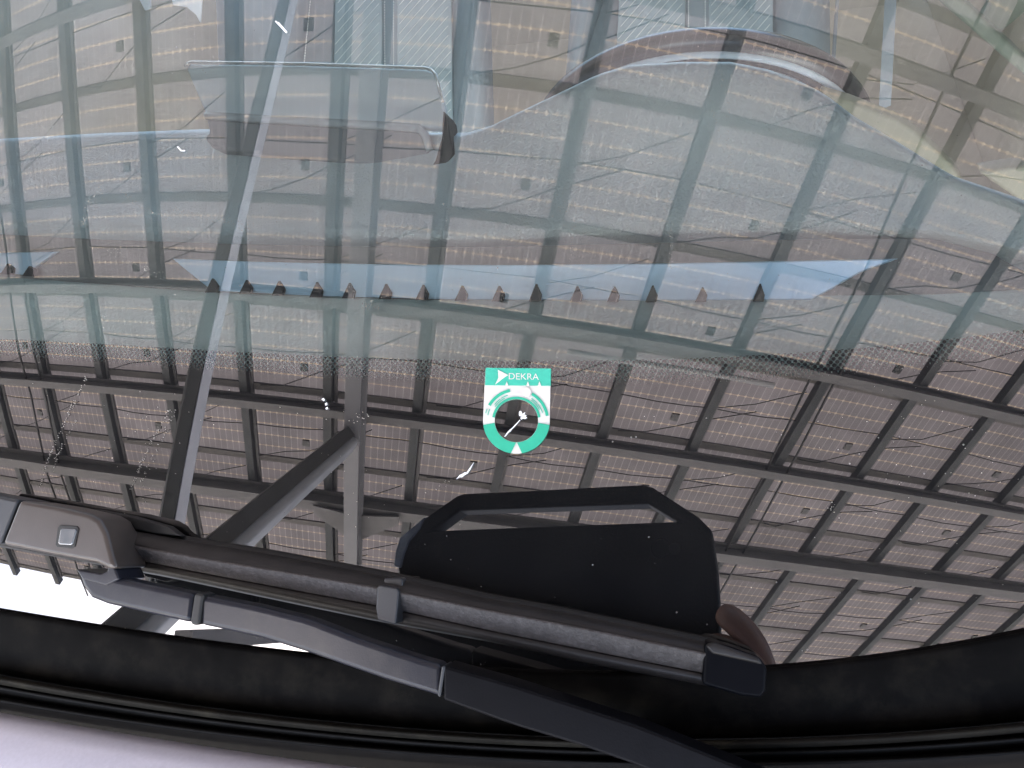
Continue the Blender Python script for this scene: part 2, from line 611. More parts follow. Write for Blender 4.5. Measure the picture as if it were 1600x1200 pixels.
# ------------------------------------------------------------------ carport (seen as a reflection in the glass)
cO = np.array([-7.182072913944462, 3.2055540814115893, 4.6683496891597285])
cU = np.array([0.9740295376800097, -0.1736719729231539, 0.14527389837078886])
cV = np.array([-0.21328543495881683, -0.9191257060129747, 0.33123595786173193])
cW = np.array([-0.07599857210037081, 0.3536184135012345, 0.9322972887827008])
PITCH = 1.05


def cw(u, v, w=0.0):
    return cO + u * cU + v * cV + w * cW


carport = empty('carport', 'tall steel carport roofed with solar panels, mirrored in the windscreen', 'carport', (-1.9, -1.3, 0))
bpy.context.view_layer.update()


def cpart(o):
    return put(o, carport)


U0, U1, V0, V1 = -6, 20, -4, 8            # in pitches
# solar panels: one shared mesh, each panel an object of its own with its junction box
pw, ph = 2 * PITCH - 0.03, PITCH - 0.03
pv, pf = prism_geo([(-pw/2, -ph/2, 0), (-pw/2, ph/2, 0), (pw/2, ph/2, 0), (pw/2, -ph/2, 0)],
                   [(-pw/2, -ph/2, 0.03), (-pw/2, ph/2, 0.03), (pw/2, ph/2, 0.03), (pw/2, -ph/2, 0.03)])
pf = [pf[0]] + pf[2:]          # laminate below, frame edges round it, open above
proto = link_mesh('solar_panel', pv, pf, M_panel)
jv, jf = prism_geo([(-.043, -.043, -.02), (-.043, .043, -.02), (.043, .043, -.02), (.043, -.043, -.02)],
                   [(-.043, -.043, 0.001), (-.043, .043, 0.001), (.043, .043, 0.001), (.043, -.043, 0.001)])
jproto = link_mesh('junction_box', jv, jf, M_jbox)
RW = Matrix(((cU[0], cV[0], cW[0]), (cU[1], cV[1], cW[1]), (cU[2], cV[2], cW[2])))
first = True
for r in range(V0, V1):
    for k in range(U0 // 2, U1 // 2):
        o = proto if first else proto.copy()
        j = jproto if first else jproto.copy()
        if not first:
            COL.objects.link(o)
            COL.objects.link(j)
        first = False
        c = cw((2*k + 1) * PITCH, (r + 0.5) * PITCH)
        o.matrix_world = Matrix.Translation(c) @ RW.to_4x4()
        o.parent = carport
        o.matrix_parent_inverse = carport.matrix_world.inverted()
        j.parent = o
        j.location = ((0.70 - 1.0) * PITCH, 0.21 * PITCH, 0)
# supporting rails under the panels, running up the slope
for i in range(U0, U1 + 1):
    u = i * PITCH
    v, f = beam_geo(cw(u, V0 * PITCH, -0.055), cw(u, V1 * PITCH + 0.16, -0.055), 0.102, 0.10, cW)
    cpart(link_mesh('rail', v, f, M_rail))
    v, f = beam_geo(cw(u + 0.075, V0 * PITCH, -0.02), cw(u + 0.075, V1 * PITCH + 0.05, -0.02), 0.035, 0.03, cW)
    cpart(link_mesh('clamp_strip', v, f, M_steel))
# joint strips between panel rows
for r in range(V0, V1 + 1):
    v, f = beam_geo(cw(U0 * PITCH, r * PITCH, -0.012), cw(U1 * PITCH, r * PITCH, -0.012), 0.085, 0.016, cW)
    cpart(link_mesh('joint_strip', v, f, M_joint))
# purlins across, below the rails
for vv, dep, wid in ((-2.3, .14, .10), (0.37, .14, .10), (2.96, .14, .10), (4.28, .13, .10), (5.63, .19, .15), (7.0, .20, .13)):
    if vv == 7.0:
        continue
    v, f = ibeam_geo(cw(U0 * PITCH - .3, vv, -0.107 - dep / 2), cw(U1 * PITCH + .3, vv, -0.107 - dep / 2), wid, dep, 0.022, 0.02, cW)
    cpart(link_mesh('purlin', v, f, M_steel))
# main rafter under the purlins
v, f = ibeam_geo(cw(5.70, -3.8, -0.43), cw(5.70, 8.3, -0.43), 0.17, 0.24, 0.02, 0.06, cW)
cpart(link_mesh('rafter', v, f, M_steel_l))
v, f = ibeam_geo(cw(5.70 + 12.0, -3.8, -0.43), cw(5.70 + 12.0, 8.3, -0.43), 0.17, 0.24, 0.02, 0.06, cW)
cpart(link_mesh('rafter', v, f, M_steel_l))
# gusset where the rafter meets the heavy purlin
for s in (-1, 1):
    pts = [cw(5.70 + s*.08, 5.63, -0.36), cw(5.70 + s*.55, 5.56, -0.36), cw(5.70 + s*.55, 5.70, -0.36), cw(5.70 + s*.08, 6.05, -0.36)]
    cpart(plate('gusset', pts, 0.02, M_steel, None, bevel=0, away=cW))


# leaning column and its long brace, placed on the mirrored sight lines
def mirrored(px, py, dist):
    a, b, t = glass_ab(px, py)
    h, ha, hb = bulge(a, b)
    n = -ha * gT1 - hb * gT2 + gN
    n /= np.linalg.norm(n)
    d = px_dir(px, py)
    return gp(a, b) + (d - 2 * (d @ n) * n) * dist


node = cw(5.66, 4.30, -0.55)
low = mirrored(205, 985, 3.1)
foot = low - (node - low) * (low[2] / (node[2] - low[2]))


def turned(p, q, eye, deg):
    d = (q - p) / np.linalg.norm(q - p)
    e = 0.5 * (p + q) - eye
    e -= d * (e @ d)
    e /= np.linalg.norm(e)
    t = math.radians(deg)
    return e * math.cos(t) + np.cross(d, e) * math.sin(t)


def side(p, q, eye):
    """direction across a member as seen from the car, towards the right of the mirrored picture"""
    d = (q - p) / np.linalg.norm(q - p)
    e = 0.5 * (p + q) - eye
    e -= d * (e @ d)
    e /= np.linalg.norm(e)
    return np.cross(d, e), e


sd, eb = side(foot, node, ORG)
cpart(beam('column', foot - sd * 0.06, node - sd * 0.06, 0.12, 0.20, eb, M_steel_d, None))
cpart(beam('column_lit_face', foot + sd * 0.0605 - eb * 0.01, node + sd * 0.0605 - eb * 0.01, 0.12, 0.17, turned(foot, node, ORG, 28), M_steel_p2, None, bevel=0.03))  # paler piece paints the lit face of the column
start = mirrored(252, 925, 3.35)
end = cw(4.98, 0.37, -0.40)
far = end + (end - start) * 0.12
sd, eb = side(start, end, ORG)
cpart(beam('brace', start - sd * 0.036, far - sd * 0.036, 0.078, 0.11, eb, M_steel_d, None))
cpart(beam('brace_lit_face', start + sd * 0.036 - eb * 0.01, far + sd * 0.036 - eb * 0.01, 0.060, 0.09, eb, M_steel_p, None))  # pale second bar stands in for the sky-lit face of the brace
cpart(beam('base_plate', (foot[0], foot[1], 0.0), (foot[0], foot[1], 0.03), 0.5, 0.5, (0, 1, 0), M_steel, None))
# tie beam at the open end
cpart(beam('tie_beam', mirrored(285, 1000, 4.2), mirrored(470, 990, 5.6), 0.16, 0.12, cW, M_steel_l, None))
# white conduit along a purlin
v, f = tube_geo([cw(7.75 + i * .35, 3.10 + .01 * math.sin(i), -0.33) for i in range(7)], 0.028, 8)
cpart(link_mesh('conduit', v, f, M_conduit, smooth=True))
# cables: pairs hanging along the slope, strings along each row, leads to the boxes
for uu, du in ((10.05, 0.55), (10.36, 0.45), (1.22, -0.22), (0.92, -0.20)):
    pts = [cw(uu + du * (s / 14.0) + 0.015 * math.sin(s * 1.7), -0.9 + s * 0.68, -0.17 - 0.02 * math.sin(s * 2.1)) for s in range(15)]
    v, f = tube_geo(pts, 0.014, 6)
    cpart(link_mesh('cable', v, f, M_cable, smooth=True))
for r in range(-1, 8):
    pts = []
    for s in range(0, 91):
        u = U0 + s * (U1 - U0) / 90.0
        fr_ = u % 1.0
        pts.append(cw(u * PITCH, (r + 0.50 + 0.16 * 0 + 0.03 * math.sin(u * 1.3 + r)) * PITCH, -0.02 - 0.03 * math.sin(fr_ * math.pi)))
    v, f = tube_geo(pts, 0.0055, 5)
    cpart(link_mesh('string_cable', v, f, M_cable, smooth=True))
    for k in range(U0 // 2, U1 // 2):
        o1 = 2 * k + 1
        jx = random.uniform(-.08, .08)
        segs = [(o1 - .85 + jx, .97), (o1 - .55, .92 + jx), (o1 - .25, .80), (o1 - .05, .70), (o1 + .15, .62), (o1 + .5, .46 + jx)]
        v, f = tube_geo([cw(a * PITCH, (r + b) * PITCH, -0.03) for a, b in segs], 0.0055, 5)
        v2, f2 = tube_geo([cw(a * PITCH, (r + b) * PITCH, -0.035) for a, b in ((o1 + .02, .52), (o1 + .45, .37 + jx), (o1 + .9, .14))], 0.005, 5)
        v, f = join_geo([(v, f), (v2, f2)])
        cpart(link_mesh('lead_cable', v, f, M_cable, smooth=True))

# ------------------------------------------------------------------ car
car = empty('car', 'white car with black cowl, wiper and tinted windscreen, parked under the carport', 'car', (0, 0, 0))


def fit_line(pts):
    """a curve b(a) across the glass through these pixels, straight past its ends"""
    ab = [glass_ab(*p)[:2] for p in pts]
    c = np.polyfit([x[0] for x in ab], [x[1] for x in ab], 3)
    lo, hi = min(x[0] for x in ab), max(x[0] for x in ab)
    d = np.polyder(c)

    def f(a):
        q = min(max(a, lo), hi)
        return float(np.polyval(c, q) + np.polyval(d, q) * (a - q))
    return f


L1 = [(0, 955), (200, 985), (400, 1015), (590, 1035), (900, 1050), (1200, 1045), (1400, 1022), (1600, 988)]
FR = [(0, 560), (112, 571), (300, 582), (596, 596), (887, 605), (1112, 602), (1187, 600), (1337, 590), (1487, 573), (1600, 560)]
b_low, b_frit = fit_line(L1), fit_line(FR)
NA, NB = 270, 150
A0, A1, BT = -0.98, 0.60, 0.70
verts, uvs, faces = [], [], []
for j in range(NB + 1):
    for i in range(NA + 1):
        a = A0 + (A1 - A0) * i / NA
        bl = b_low(a) - 0.004
        t = j / NB
        b = bl + (BT - bl) * t
        verts.append(gp(a, b))
        uvs.append((a, b - b_frit(a)))
for j in range(NB):
    for i in range(NA):
        q = j * (NA + 1) + i
        faces.append([q, q + 1, q + NA + 2, q + NA + 1])
ws = link_mesh('windscreen', verts, faces, M_glass, car, smooth=True, uv={'frit': uvs})
ws['label'] = 'windscreen with dotted black band mirroring the carport roof'

# --- cowl, seals, hood
XS = list(range(-360, 1961, 40))
L2 = [(0, 1055), (150, 1082), (350, 1112), (600, 1135), (800, 1149), (1000, 1157), (1225, 1155), (1420, 1145), (1600, 1129)]
L3 = [(0, 1074), (200, 1103), (400, 1133), (600, 1156), (800, 1168), (1000, 1174), (1200, 1172), (1600, 1152)]
L4 = [(0, 1095), (200, 1125), (400, 1153), (600, 1172), (800, 1186), (1000, 1193), (1225, 1192), (1600, 1174)]
LH = [(0, 1128), (150, 1148), (300, 1174), (420, 1196), (800, 1240), (1200, 1256), (1600, 1240)]


def curve(pts, dy=0, off=0.0, deg=3):
    p = [over_glass(x, smooth_line(x, pts, deg) + dy, off) for x in XS]
    d0, d1 = (p[0] - p[3]) / np.linalg.norm(p[0] - p[3]), (p[-1] - p[-4]) / np.linalg.norm(p[-1] - p[-4])
    return [p[0] + d0 * k for k in (0.36, 0.24, 0.12)] + p + [p[-1] + d1 * k for k in (0.12, 0.24, 0.36)]


loft('cowl_panel', [curve(L1, -1, -0.002), curve(L1, 0, 0.0035), curve(L1, 8, 0.0045), curve(L1, 55, 0.002), curve(L2, -12, -0.001), curve(L2, -3, -0.004), curve(L2, 6, -0.02)], M_cowl, car, flip=True)
loft('cowl_seal', [curve(L2, -1, -0.006), curve(L2, 1, 0.004), curve(L2, 5, 0.009), curve(L2, 9, 0.009), curve(L2, 14, 0.005), curve(L3, -3, -0.004)], M_seal, car, flip=True)
loft('seal_lip', [curve(L3, -5, -0.006), curve(L3, 0, 0.005), curve(L3, 3, 0.006), curve(L3, 6, 0.003), curve(L4, -6, -0.003)], M_trim, car, flip=True)
loft('seal_bead', [curve(L4, -7, -0.005), curve(L4, -2, 0.005), curve(L4, 1, 0.006), curve(L4, 4, 0.003), curve(L4, 16, -0.004), curve(LH, 30, -0.02)], M_trim, car, flip=True)
h0 = curve(LH, 0, 0.012)
rows = [[p + np.array([0, 0.004, -0.014]) for p in h0], [p + np.array([0, 0.004, -0.004]) for p in h0], h0,
        [p + np.array([0, -0.006, 0.0025]) for p in h0], [p + np.array([0, -0.02, 0.004]) for p in h0],
        [p + np.array([0, -0.15, 0.0]) for p in h0], [p + np.array([0, -0.45, -0.06]) for p in h0], [p + np.array([0, -0.85, -0.2]) for p in h0]]
loft('hood', rows, M_paint, car, flip=True)

# --- wiper
wiper = bpy.data.objects.new('wiper', None)
COL.objects.link(wiper)
wiper.parent = car
e1 = [(-80, 770), (187, 825), (300, 846), (412, 864), (600, 899), (760, 934), (899, 960), (1105, 1003)]
e2 = [(-80, 800), (232, 857), (337, 876), (450, 894), (589, 918), (760, 953), (899, 979), (1109, 1022)]
e3 = [(-80, 822), (240, 881), (337, 900), (450, 921), (585, 946), (775, 988), (925, 1018), (1097, 1052)]
e4 = [(-80, 840), (262, 902), (375, 926), (585, 970), (775, 1005), (925, 1039), (1097, 1071)]
bx = list(range(-80, 1121, 30))


def bl_row(pts, dy, off):
    return [over_glass(x, interp(x, pts) + dy, off) for x in bx]


# the spoiler sits at a small angle: its crest stands 14 mm off the glass
loft('blade_spine', [bl_row(e1, 0, 0.004), bl_row(e1, 1, 0.0085), bl_row(e2, -4, 0.0135), bl_row(e2, -1, 0.0136)], M_spine, wiper, flip=True)
loft('blade_spoiler', [bl_row(e2, -1, 0.0134), bl_row(e2, 0, 0.0142), bl_row(e2, 4, 0.0142),
                       bl_row(e3, -5, 0.0105), bl_row(e3, -1, 0.0090)], M_blade, wiper, flip=True)
loft('blade_lower_lip', [bl_row(e3, -1, 0.0075), bl_row(e3, 2, 0.009), bl_row(e4, -3, 0.0065), bl_row(e4, 0, 0.003), bl_row(e4, -8, 0.001)], M_spine, wiper, flip=True)
loft('blade_rubber', [bl_row(e1, -7, 0.0005), bl_row(e1, -6, 0.003), bl_row(e1, 2, 0.0045)], M_rubber, wiper, flip=True)


def gplate(name, pix, off, thick, m, bevel=0.0012, seg=3, parent=wiper):
    top = [over_glass(x, y, off) for x, y in pix]
    n = newell(top)
    if n @ gN < 0:
        top = top[::-1]
    bot = [p - gN * thick for p in top]
    v, f = prism_geo(top, bot)
    return link_mesh(name, v, f, m, parent, bevel=bevel, seg=seg)


gplate('spoiler_extension', [(104, 792), (150, 796), (205, 806), (262, 822), (283, 838), (240, 834), (150, 815)], 0.007, 0.005, M_rubber, 0.0008)
gplate('end_cap', [(1101, 1006), (1112, 1002), (1150, 1013), (1187, 1027), (1199, 1044), (1197, 1080), (1190, 1091), (1160, 1088), (1097, 1070)], 0.0145, 0.012, M_cap, 0.0035, 4)
gplate('end_cap_top', [(1101, 1008), (1114, 1003), (1186, 1028), (1193, 1040), (1112, 1022)], 0.0152, 0.006, M_spine, 0.0012, 3)
gplate('blade_clip', [(589, 917), (593, 914), (620, 919), (623, 925), (621, 951), (618, 976), (590, 969), (587, 950)], 0.0160, 0.010, M_clip, 0.0016, 3)
gplate('blade_clip', [(600, 903), (627, 903), (630, 908), (628, 921), (599, 916)], 0.0115, 0.006, M_clip, 0.0010, 3)
# adapter block
gplate('adapter', [(30, 781), (90, 791), (140, 803), (155, 812), (166, 832), (176, 872), (182, 889), (168, 889), (150, 880), (75, 866), (2, 851)], 0.030, 0.022, M_adapt, 0.0022, 4)
gplate('adapter_end', [(-80, 760), (10, 777), (28, 781), (0, 851), (-80, 836)], 0.0297, 0.022, M_clip, 0.0016, 4)
gplate('adapter_neck', [(168, 868), (180, 890), (186, 905), (165, 915), (128, 905), (118, 889), (140, 893), (158, 896), (167, 892), (168, 886), (163, 880)], 0.0285, 0.018, M_arm, 0.0018, 3)
gplate('release_button_seat', [(90, 824), (94, 820), (120, 822), (123, 826), (117, 854), (111, 857), (89, 855), (86, 851)], 0.0304, 0.003, M_rubber, 0.0003, 2)
gplate('release_button', [(94, 827), (97, 825), (117, 826), (119, 829), (113, 850), (110, 852), (92, 851), (90, 848)], 0.0310, 0.003, M_btn, 0.0010, 3)


def strip_arm(name, top, bot, off, thick, m, x0, x1, step=18, bevel=0.0022):
    xs = list(np.arange(x0, x1, step)) + [x1]
    pix = [(x, interp(x, top)) for x in xs] + [(x, interp(x, bot)) for x in xs[::-1]]
    return gplate(name, pix, off, thick, m, bevel, 4)


at_ = [(176, 903), (240, 915), (308, 929), (400, 947), (480, 967), (560, 998), (650, 1028), (697, 1041), (800, 1070), (1000, 1135), (1160, 1200), (1500, 1340)]
ab_ = [(120, 892), (128, 918), (140, 934), (165, 944), (300, 974), (400, 995), (480, 1020), (600, 1062), (685, 1088), (800, 1130), (900, 1160), (1000, 1195), (1300, 1330)]
gplate('wiper_arm_hook', [(118, 889), (150, 896), (184, 903), (240, 915), (303, 928), (297, 974), (230, 959), (165, 944), (140, 934), (128, 918)], 0.0278, 0.011, M_arm, 0.0026, 4)
strip_arm('wiper_arm', at_, ab_, 0.0270, 0.011, M_arm, 312, 690)
gplate('wiper_arm_joint', [(303, 928), (309, 926), (319, 930), (316, 938), (311, 976), (303, 978), (296, 974)], 0.0284, 0.010, M_rubber, 0.0012, 3)
strip_arm('wiper_arm_cover', at_, [(x, y + 3) for x, y in ab_], 0.0290, 0.016, M_arm2, 692, 1420, 30, 0.0035)
gplate('wiper_arm_rim', [(690, 1040), (696, 1041), (688, 1090), (683, 1088)], 0.0292, 0.012, M_clip, 0.0006, 2)

# --- dashboard
dash = bpy.data.objects.new('dashboard', None)
COL.objects.link(dash)
dash.parent = car
DX = list(range(-300, 1901, 50))
lip = [(-300, 356), (0, 372), (150, 380), (400, 388), (550, 391), (750, 392), (1000, 386), (1300, 379), (1460, 379), (1530, 392), (1700, 430), (1900, 500)]
sil = [(-300, 242), (0, 221), (150, 213), (310, 207), (560, 213), (720, 214), (760, 203), (800, 183), (870, 150), (930, 121), (980, 107), (1060, 102), (1140, 102), (1200, 114), (1250, 133), (1290, 152), (1340, 190), (1400, 225), (1495, 284), (1600, 320), (1900, 440)]
silz = [(-300, 1.10), (560, 1.10), (720, 1.10), (870, 1.135), (980, 1.155), (1140, 1.155), (1250, 1.145), (1340, 1.12), (1500, 1.10), (1900, 1.09)]
LZ = 1.075
fx = list(range(-460, 2001, 20))
rows = [[at_z(x, interp(x, lip) + 2, LZ - .014) - np.array([0, -0.006, 0.016]) for x in fx],
        [at_z(x, interp(x, lip) + 1, LZ - .014) - np.array([0, -0.001, 0.005]) for x in fx]]
for s in (0, .25, .5, .8, 1.2, 1.6, 2, 2.6, 3.2, 4, 5, 6, 7, 8, 9, 10, 11, 12, 13, 14):
    t = s / 14.0
    row = []
    for x in fx:
        zz = LZ + (interp(x, silz) - LZ) * (t ** 1.4) - (0.014 * (1 - t / 0.2) ** 2 if t < 0.2 else 0)
        row.append(at_z(x, interp(x, lip) + (interp(x, sil) - interp(x, lip)) * t, zz))
    rows.append(row)
last = rows[-1]
rows.append([p + np.array([0, 0.012, -0.004]) for p in last])
rows.append([p + np.array([0, 0.03, -0.05]) for p in last])
rows.append([p + np.array([0, 0.03, -0.35]) for p in last])
loft('dash_pad', rows, M_pad, dash)
# front shelf below the glass
sh = []
for yy in (340, 405, 470, 520, 570, 640, 720, 820):
    zz = 1.045 if yy <= 470 else 1.045 - 0.00006 * (yy - 470)
    sh.append([at_z(x, yy + (interp(x, lip) - 388) * 0.6, zz) for x in fx])
loft('dash_shelf', sh, M_dash, dash, flip=True)
# defroster panels with their vanes


VN = np.array([0, -math.cos(math.radians(40)), math.sin(math.radians(40))])
VP = at_z(800, 469, 1.0465)


def vent(outl, vanes, base):
    dv = {}
    vp = lambda x, y, k=0.0: on_plane(x, y, VP + VN * k, VN)
    plate('vent_panel', [vp(x, y) for x, y in outl], 0.004, M_vent, dash, bevel=0.001)
    for x, hgt in vanes:
        yb = interp(x, base)
        p = [vp(x - 12, yb + 2, .004), vp(x + 5, yb + 2, .004), vp(x + 7, yb - 8, .003), vp(x + 1, yb - hgt, .001), vp(x - 1, yb - hgt, .001)]
        v, f = prism_geo(p[::-1], [q - VN * 0.003 for q in p[::-1]])
        link_mesh('vent_vane', v, f, M_vane, dash)


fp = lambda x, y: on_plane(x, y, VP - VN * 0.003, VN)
plate('shaded_fascia', [fp(x, interp(x, lip) - 6) for x in range(-300, 1901, 50)] + [fp(x, interp(x, [(-300, 418), (0, 432), (330, 457), (700, 470), (1268, 471), (1600, 452), (1900, 470)])) for x in range(1900, -301, -50)], 0.003, M_fascia, dash, bevel=0)  # fascia between the vents; its dark grey also paints shade under the lip


vent([(268, 404), (400, 409), (600, 413), (800, 414), (1000, 412), (1200, 408), (1405, 404), (1345, 426), (1300, 452), (1268, 469), (1000, 470), (700, 468), (500, 463), (330, 454), (292, 424)],
     [(332, 20), (385, 20), (436, 21), (495, 22), (546, 22), (603, 22), (661, 22), (722, 22), (780, 22), (838, 25), (902, 22), (960, 22), (1020, 24), (1098, 21), (1188, 26)],
     [(268, 449), (330, 455), (500, 463), (700, 468), (1000, 470), (1268, 469)])
vent([(-120, 388), (0, 395), (90, 393), (62, 412), (40, 430), (0, 426), (-120, 415)], [(12, 15), (46, 14)], [(-120, 414), (0, 426), (60, 431)])

# --- centre display (seen from behind)
disp = bpy.data.objects.new('display', None)
COL.objects.link(disp)
disp.parent = car
DP = np.array(at_z(560, 250, 1.092))
dn = np.array([0, -math.cos(math.radians(48)), math.sin(math.radians(48))])
dp = lambda x, y, k=0.0: on_plane(x, y, DP + dn * k, dn)
plate('housing_upper', [dp(290, 106), (dp(296, 99)), dp(480, 102), dp(665, 108), dp(678, 114), dp(684, 128), dp(700, 190), dp(695, 203), dp(600, 197), dp(420, 188), dp(322, 180), dp(318, 172)], 0.008, M_disp, disp, bevel=0.0025, seg=3)
plate('housing_lower', [dp(320, 184, .004), dp(420, 190, .004), dp(600, 199, .004), dp(665, 203, .004), dp(676, 245, .004), dp(660, 262, .004), dp(600, 262, .004), dp(500, 250, .004), dp(400, 240, .004), dp(330, 232, .004), dp(318, 215, .004), dp(326, 206, .004)], 0.02, M_disp2, disp, bevel=0.003, seg=3)
plate('housing_side', [dp(692, 172, .008), dp(698, 182, .008), dp(709, 240, .008), dp(690, 268, .008), dp(664, 274, .008), dp(680, 250, .008), dp(690, 215, .008)], 0.02, M_vane, disp, bevel=0.001)
tube('top_edge', [dp(x, y - 1, .002) for x, y in ((290, 106), (293, 100), (300, 98), (480, 101), (664, 107), (674, 110), (681, 118), (692, 160))], 0.0011, M_edge, disp, 6)
tube('crease_highlight', [dp(x, y, .005) for x, y in ((322, 181), (420, 187), (600, 197), (655, 201), (665, 212), (672, 235))], 0.003, M_highlight, disp, 6)  # pale line painting the highlight along the housing fold

# --- steering wheel
sw = bpy.data.objects.new('steering_wheel', None)
COL.objects.link(sw)
sw.parent = car
ax = np.array([0.0, math.cos(math.radians(25)), math.sin(math.radians(25))])
cen = ORG + px_dir(1084, 235) * 0.98
s1 = np.array([1.0, 0, 0])
s2 = np.cross(ax, s1)
if s2[2] < 0:
    s2 = -s2
rim = [cen + 0.178 * (math.cos(t) * s1 + math.sin(t) * s2) for t in np.linspace(0, 2*math.pi, 64, endpoint=False)]
tube('rim', rim, 0.0165, M_wheel, sw, 14, closed=True)
tube('rim_highlight', [p - ax * 0.0150 + (p - cen) / 0.178 * 0.005 for p in rim], 0.0036, M_highlight, sw, 8, closed=True)  # bright ring put in as the highlight along the rim
for t in (math.radians(8), math.radians(172), math.radians(270)):
    d = math.cos(t) * s1 + math.sin(t) * s2
    v, f = beam_geo(cen + d * 0.04, cen + d * 0.17, 0.045, 0.016, ax)
    link_mesh('spoke', v, f, M_wheel, sw, bevel=0.004)
v, f = tube_geo([cen - ax * 0.05, cen - ax * 0.03, cen + ax * 0.02], [0.05, 0.075, 0.07], 24)
link_mesh('hub', v, f, M_wheel, sw, bevel=0.006)

# --- seats
SN = np.array([0, -math.cos(math.radians(24)), math.sin(math.radians(24))])


def seat(label, y0, cols, quilts, threads, rows_y):
    s = bpy.data.objects.new('seat', None)
    COL.objects.link(s)
    s.parent = car
    s['label'] = label
    SP = np.array([0, y0, 0.85])
    sp = lambda x, y, k=0.0: on_plane(x, y, SP + SN * k, SN)
    yt, yb = rows_y
    ln = lambda c, y: interp(y, [(c[1], c[0]), (c[3], c[2])])
    (lo, li, ri, ro) = cols
    ys = list(np.linspace(yt, yb, 9))
    # backrest: rolled bolsters either side of a flat middle
    prof = [(0.0, lo, 0, -0.05), (0, lo, 0, -0.01), (.25, lo, li, 0.022), (.6, lo, li, 0.028), (1.0, lo, li, 0.004), (0, li, 0, 0.0), (0, ri, 0, 0.0), (0.0, ri, ro, 0.004), (.4, ri, ro, 0.028), (.75, ri, ro, 0.022), (1.0, ri, ro, -0.01), (1.0, ri, ro, -0.05)]
    rows = []
    for y in ys:
        row = []
        for t, a, b, k in prof:
            xa = ln(a, y)
            xx = xa if b == 0 else xa + (ln(b, y) - xa) * t
            row.append(sp(xx, y, k))
        rows.append(row)
    loft('backrest', rows, M_seat, s, flip=True)
    for q0, q1 in quilts:
        pts = [sp(ln(q0, y), y, 0.006) for y in ys] + [sp(ln(q1, y), y, 0.006) for y in ys[::-1]]
        plate('quilted_panel', pts, 0.008, M_quilt, s, bevel=0.002)
        geo = []
        x_l, x_r = min(ln(q0, yt), ln(q0, yb)), max(ln(q1, yt), ln(q1, yb))
        for k in range(-30, 60):
            c0 = yt + k * 15.0
            # diagonal row of stitches, clipped to the panel
            seg = []
            for xx in np.arange(x_l, x_r + 1, 4):
                yy = c0 - (xx - x_l) * 1.15 + (x_r - x_l) * 1.15
                if yt <= yy <= yb and ln(q0, yy) + 2 <= xx <= ln(q1, yy) - 2:
                    seg.append(sp(xx, yy, 0.0066))
            if len(seg) > 1:
                geo.append(tube_geo([seg[0], seg[-1]], 0.0005, 4))
        v, f = join_geo(geo)
        link_mesh('diagonal_stitching', v, f, M_thread, s)
    for c in threads:
        geo = []
        yy = yt
        while yy < yb - 3:
            a, b = sp(ln(c, yy), yy, 0.0075), sp(ln(c, yy + 2.6), yy + 2.6, 0.0075)
            geo.append(tube_geo([a, b], 0.0008, 4))
            yy += 4.2
        v, f = join_geo(geo)
        link_mesh('seam_stitching', v, f, M_thread, s)
    # cushion
    base = [sp(lo[2], yb + 30), sp(ro[2], yb + 30)]
    xl, xr = base[0][0], base[1][0]
    zc = 0.50
    v, f = beam_geo((0.5 * (xl + xr), y0 - 0.45, zc), (0.5 * (xl + xr), y0 - 0.02, zc - 0.04), xr - xl, 0.14, (0, 0, 1))
    link_mesh('cushion', v, f, M_seat, s, bevel=0.03, seg=4)
    return s


seat('passenger seat with quilted blue-grey backrest behind the display', 1.22,
     ((332, -120, 352, 330), (487, -20, 440, 330), (712, -20, 716, 330), (766, -20, 776, 330)),
     (((524, -20, 516, 330), (597, -20, 597, 330)), ((620, -20, 620, 330), (705, -20, 709, 330))),
     ((487, -20, 452, 330), (601, -20, 602, 330), (615, -20, 615, 330), (727, -20, 748, 200)), (-120, 330))
seat('driver seat with quilted blue-grey backrest behind the steering wheel', 1.22,
     ((902, -120, 868, 330), (950, -20, 880, 200), (1212, -20, 1216, 330), (1296, -20, 1300, 330)),
     (((968, -20, 950, 330), (1071, -20, 1071, 330)), ((1107, -20, 1107, 330), (1208, -20, 1210, 330))),
     ((946, -20, 888, 160), (1076, -20, 1076, 330), (1102, -20, 1102, 330), (1250, -20, 1262, 160)), (-120, 330))

# --- cabin shell parts behind the dash
link_mesh('cabin_floor', *beam_geo((0.0, 0.55, 0.36), (0.0, 2.9, 0.36), 1.58, 0.04, (0, 0, 1)), M_dark, car)
for s in (-1, 1):
    tall = 1.06 if s > 0 else 0.80
    v, f = beam_geo((s * 0.80, 0.50, 0.37 + tall / 2), (s * 0.80, 2.9, 0.37 + tall / 2), 0.06, tall, (0, 0, 1))
    link_mesh('door_panel', v, f, M_dark, car, bevel=0.02)
v, f = beam_geo((-0.72, 2.15, 0.72), (0.72, 2.15, 0.72), 0.16, 0.75, (0, -0.3, 1))
link_mesh('rear_bench', v, f, M_dark, car, bevel=0.04)
# end trim right of the wheel, side-window light put into its cream
pts = [(1283, 146), (1330, 160), (1400, 187), (1430, 206), (1462, 234), (1490, 262), (1506, 284), (1490, 300), (1440, 290), (1340, 240), (1280, 190)]
plate('lit_end_trim', [at_y(x, y, 0.68) for x, y in pts], 0.02, M_cream, dash, bevel=0.004)
plate('lit_end_trim', [at_y(x, y, 0.66) for x, y in ((1528, 270), (1580, 263), (1660, 258), (1660, 330), (1600, 320))], 0.02, M_cream, dash, bevel=0.004)
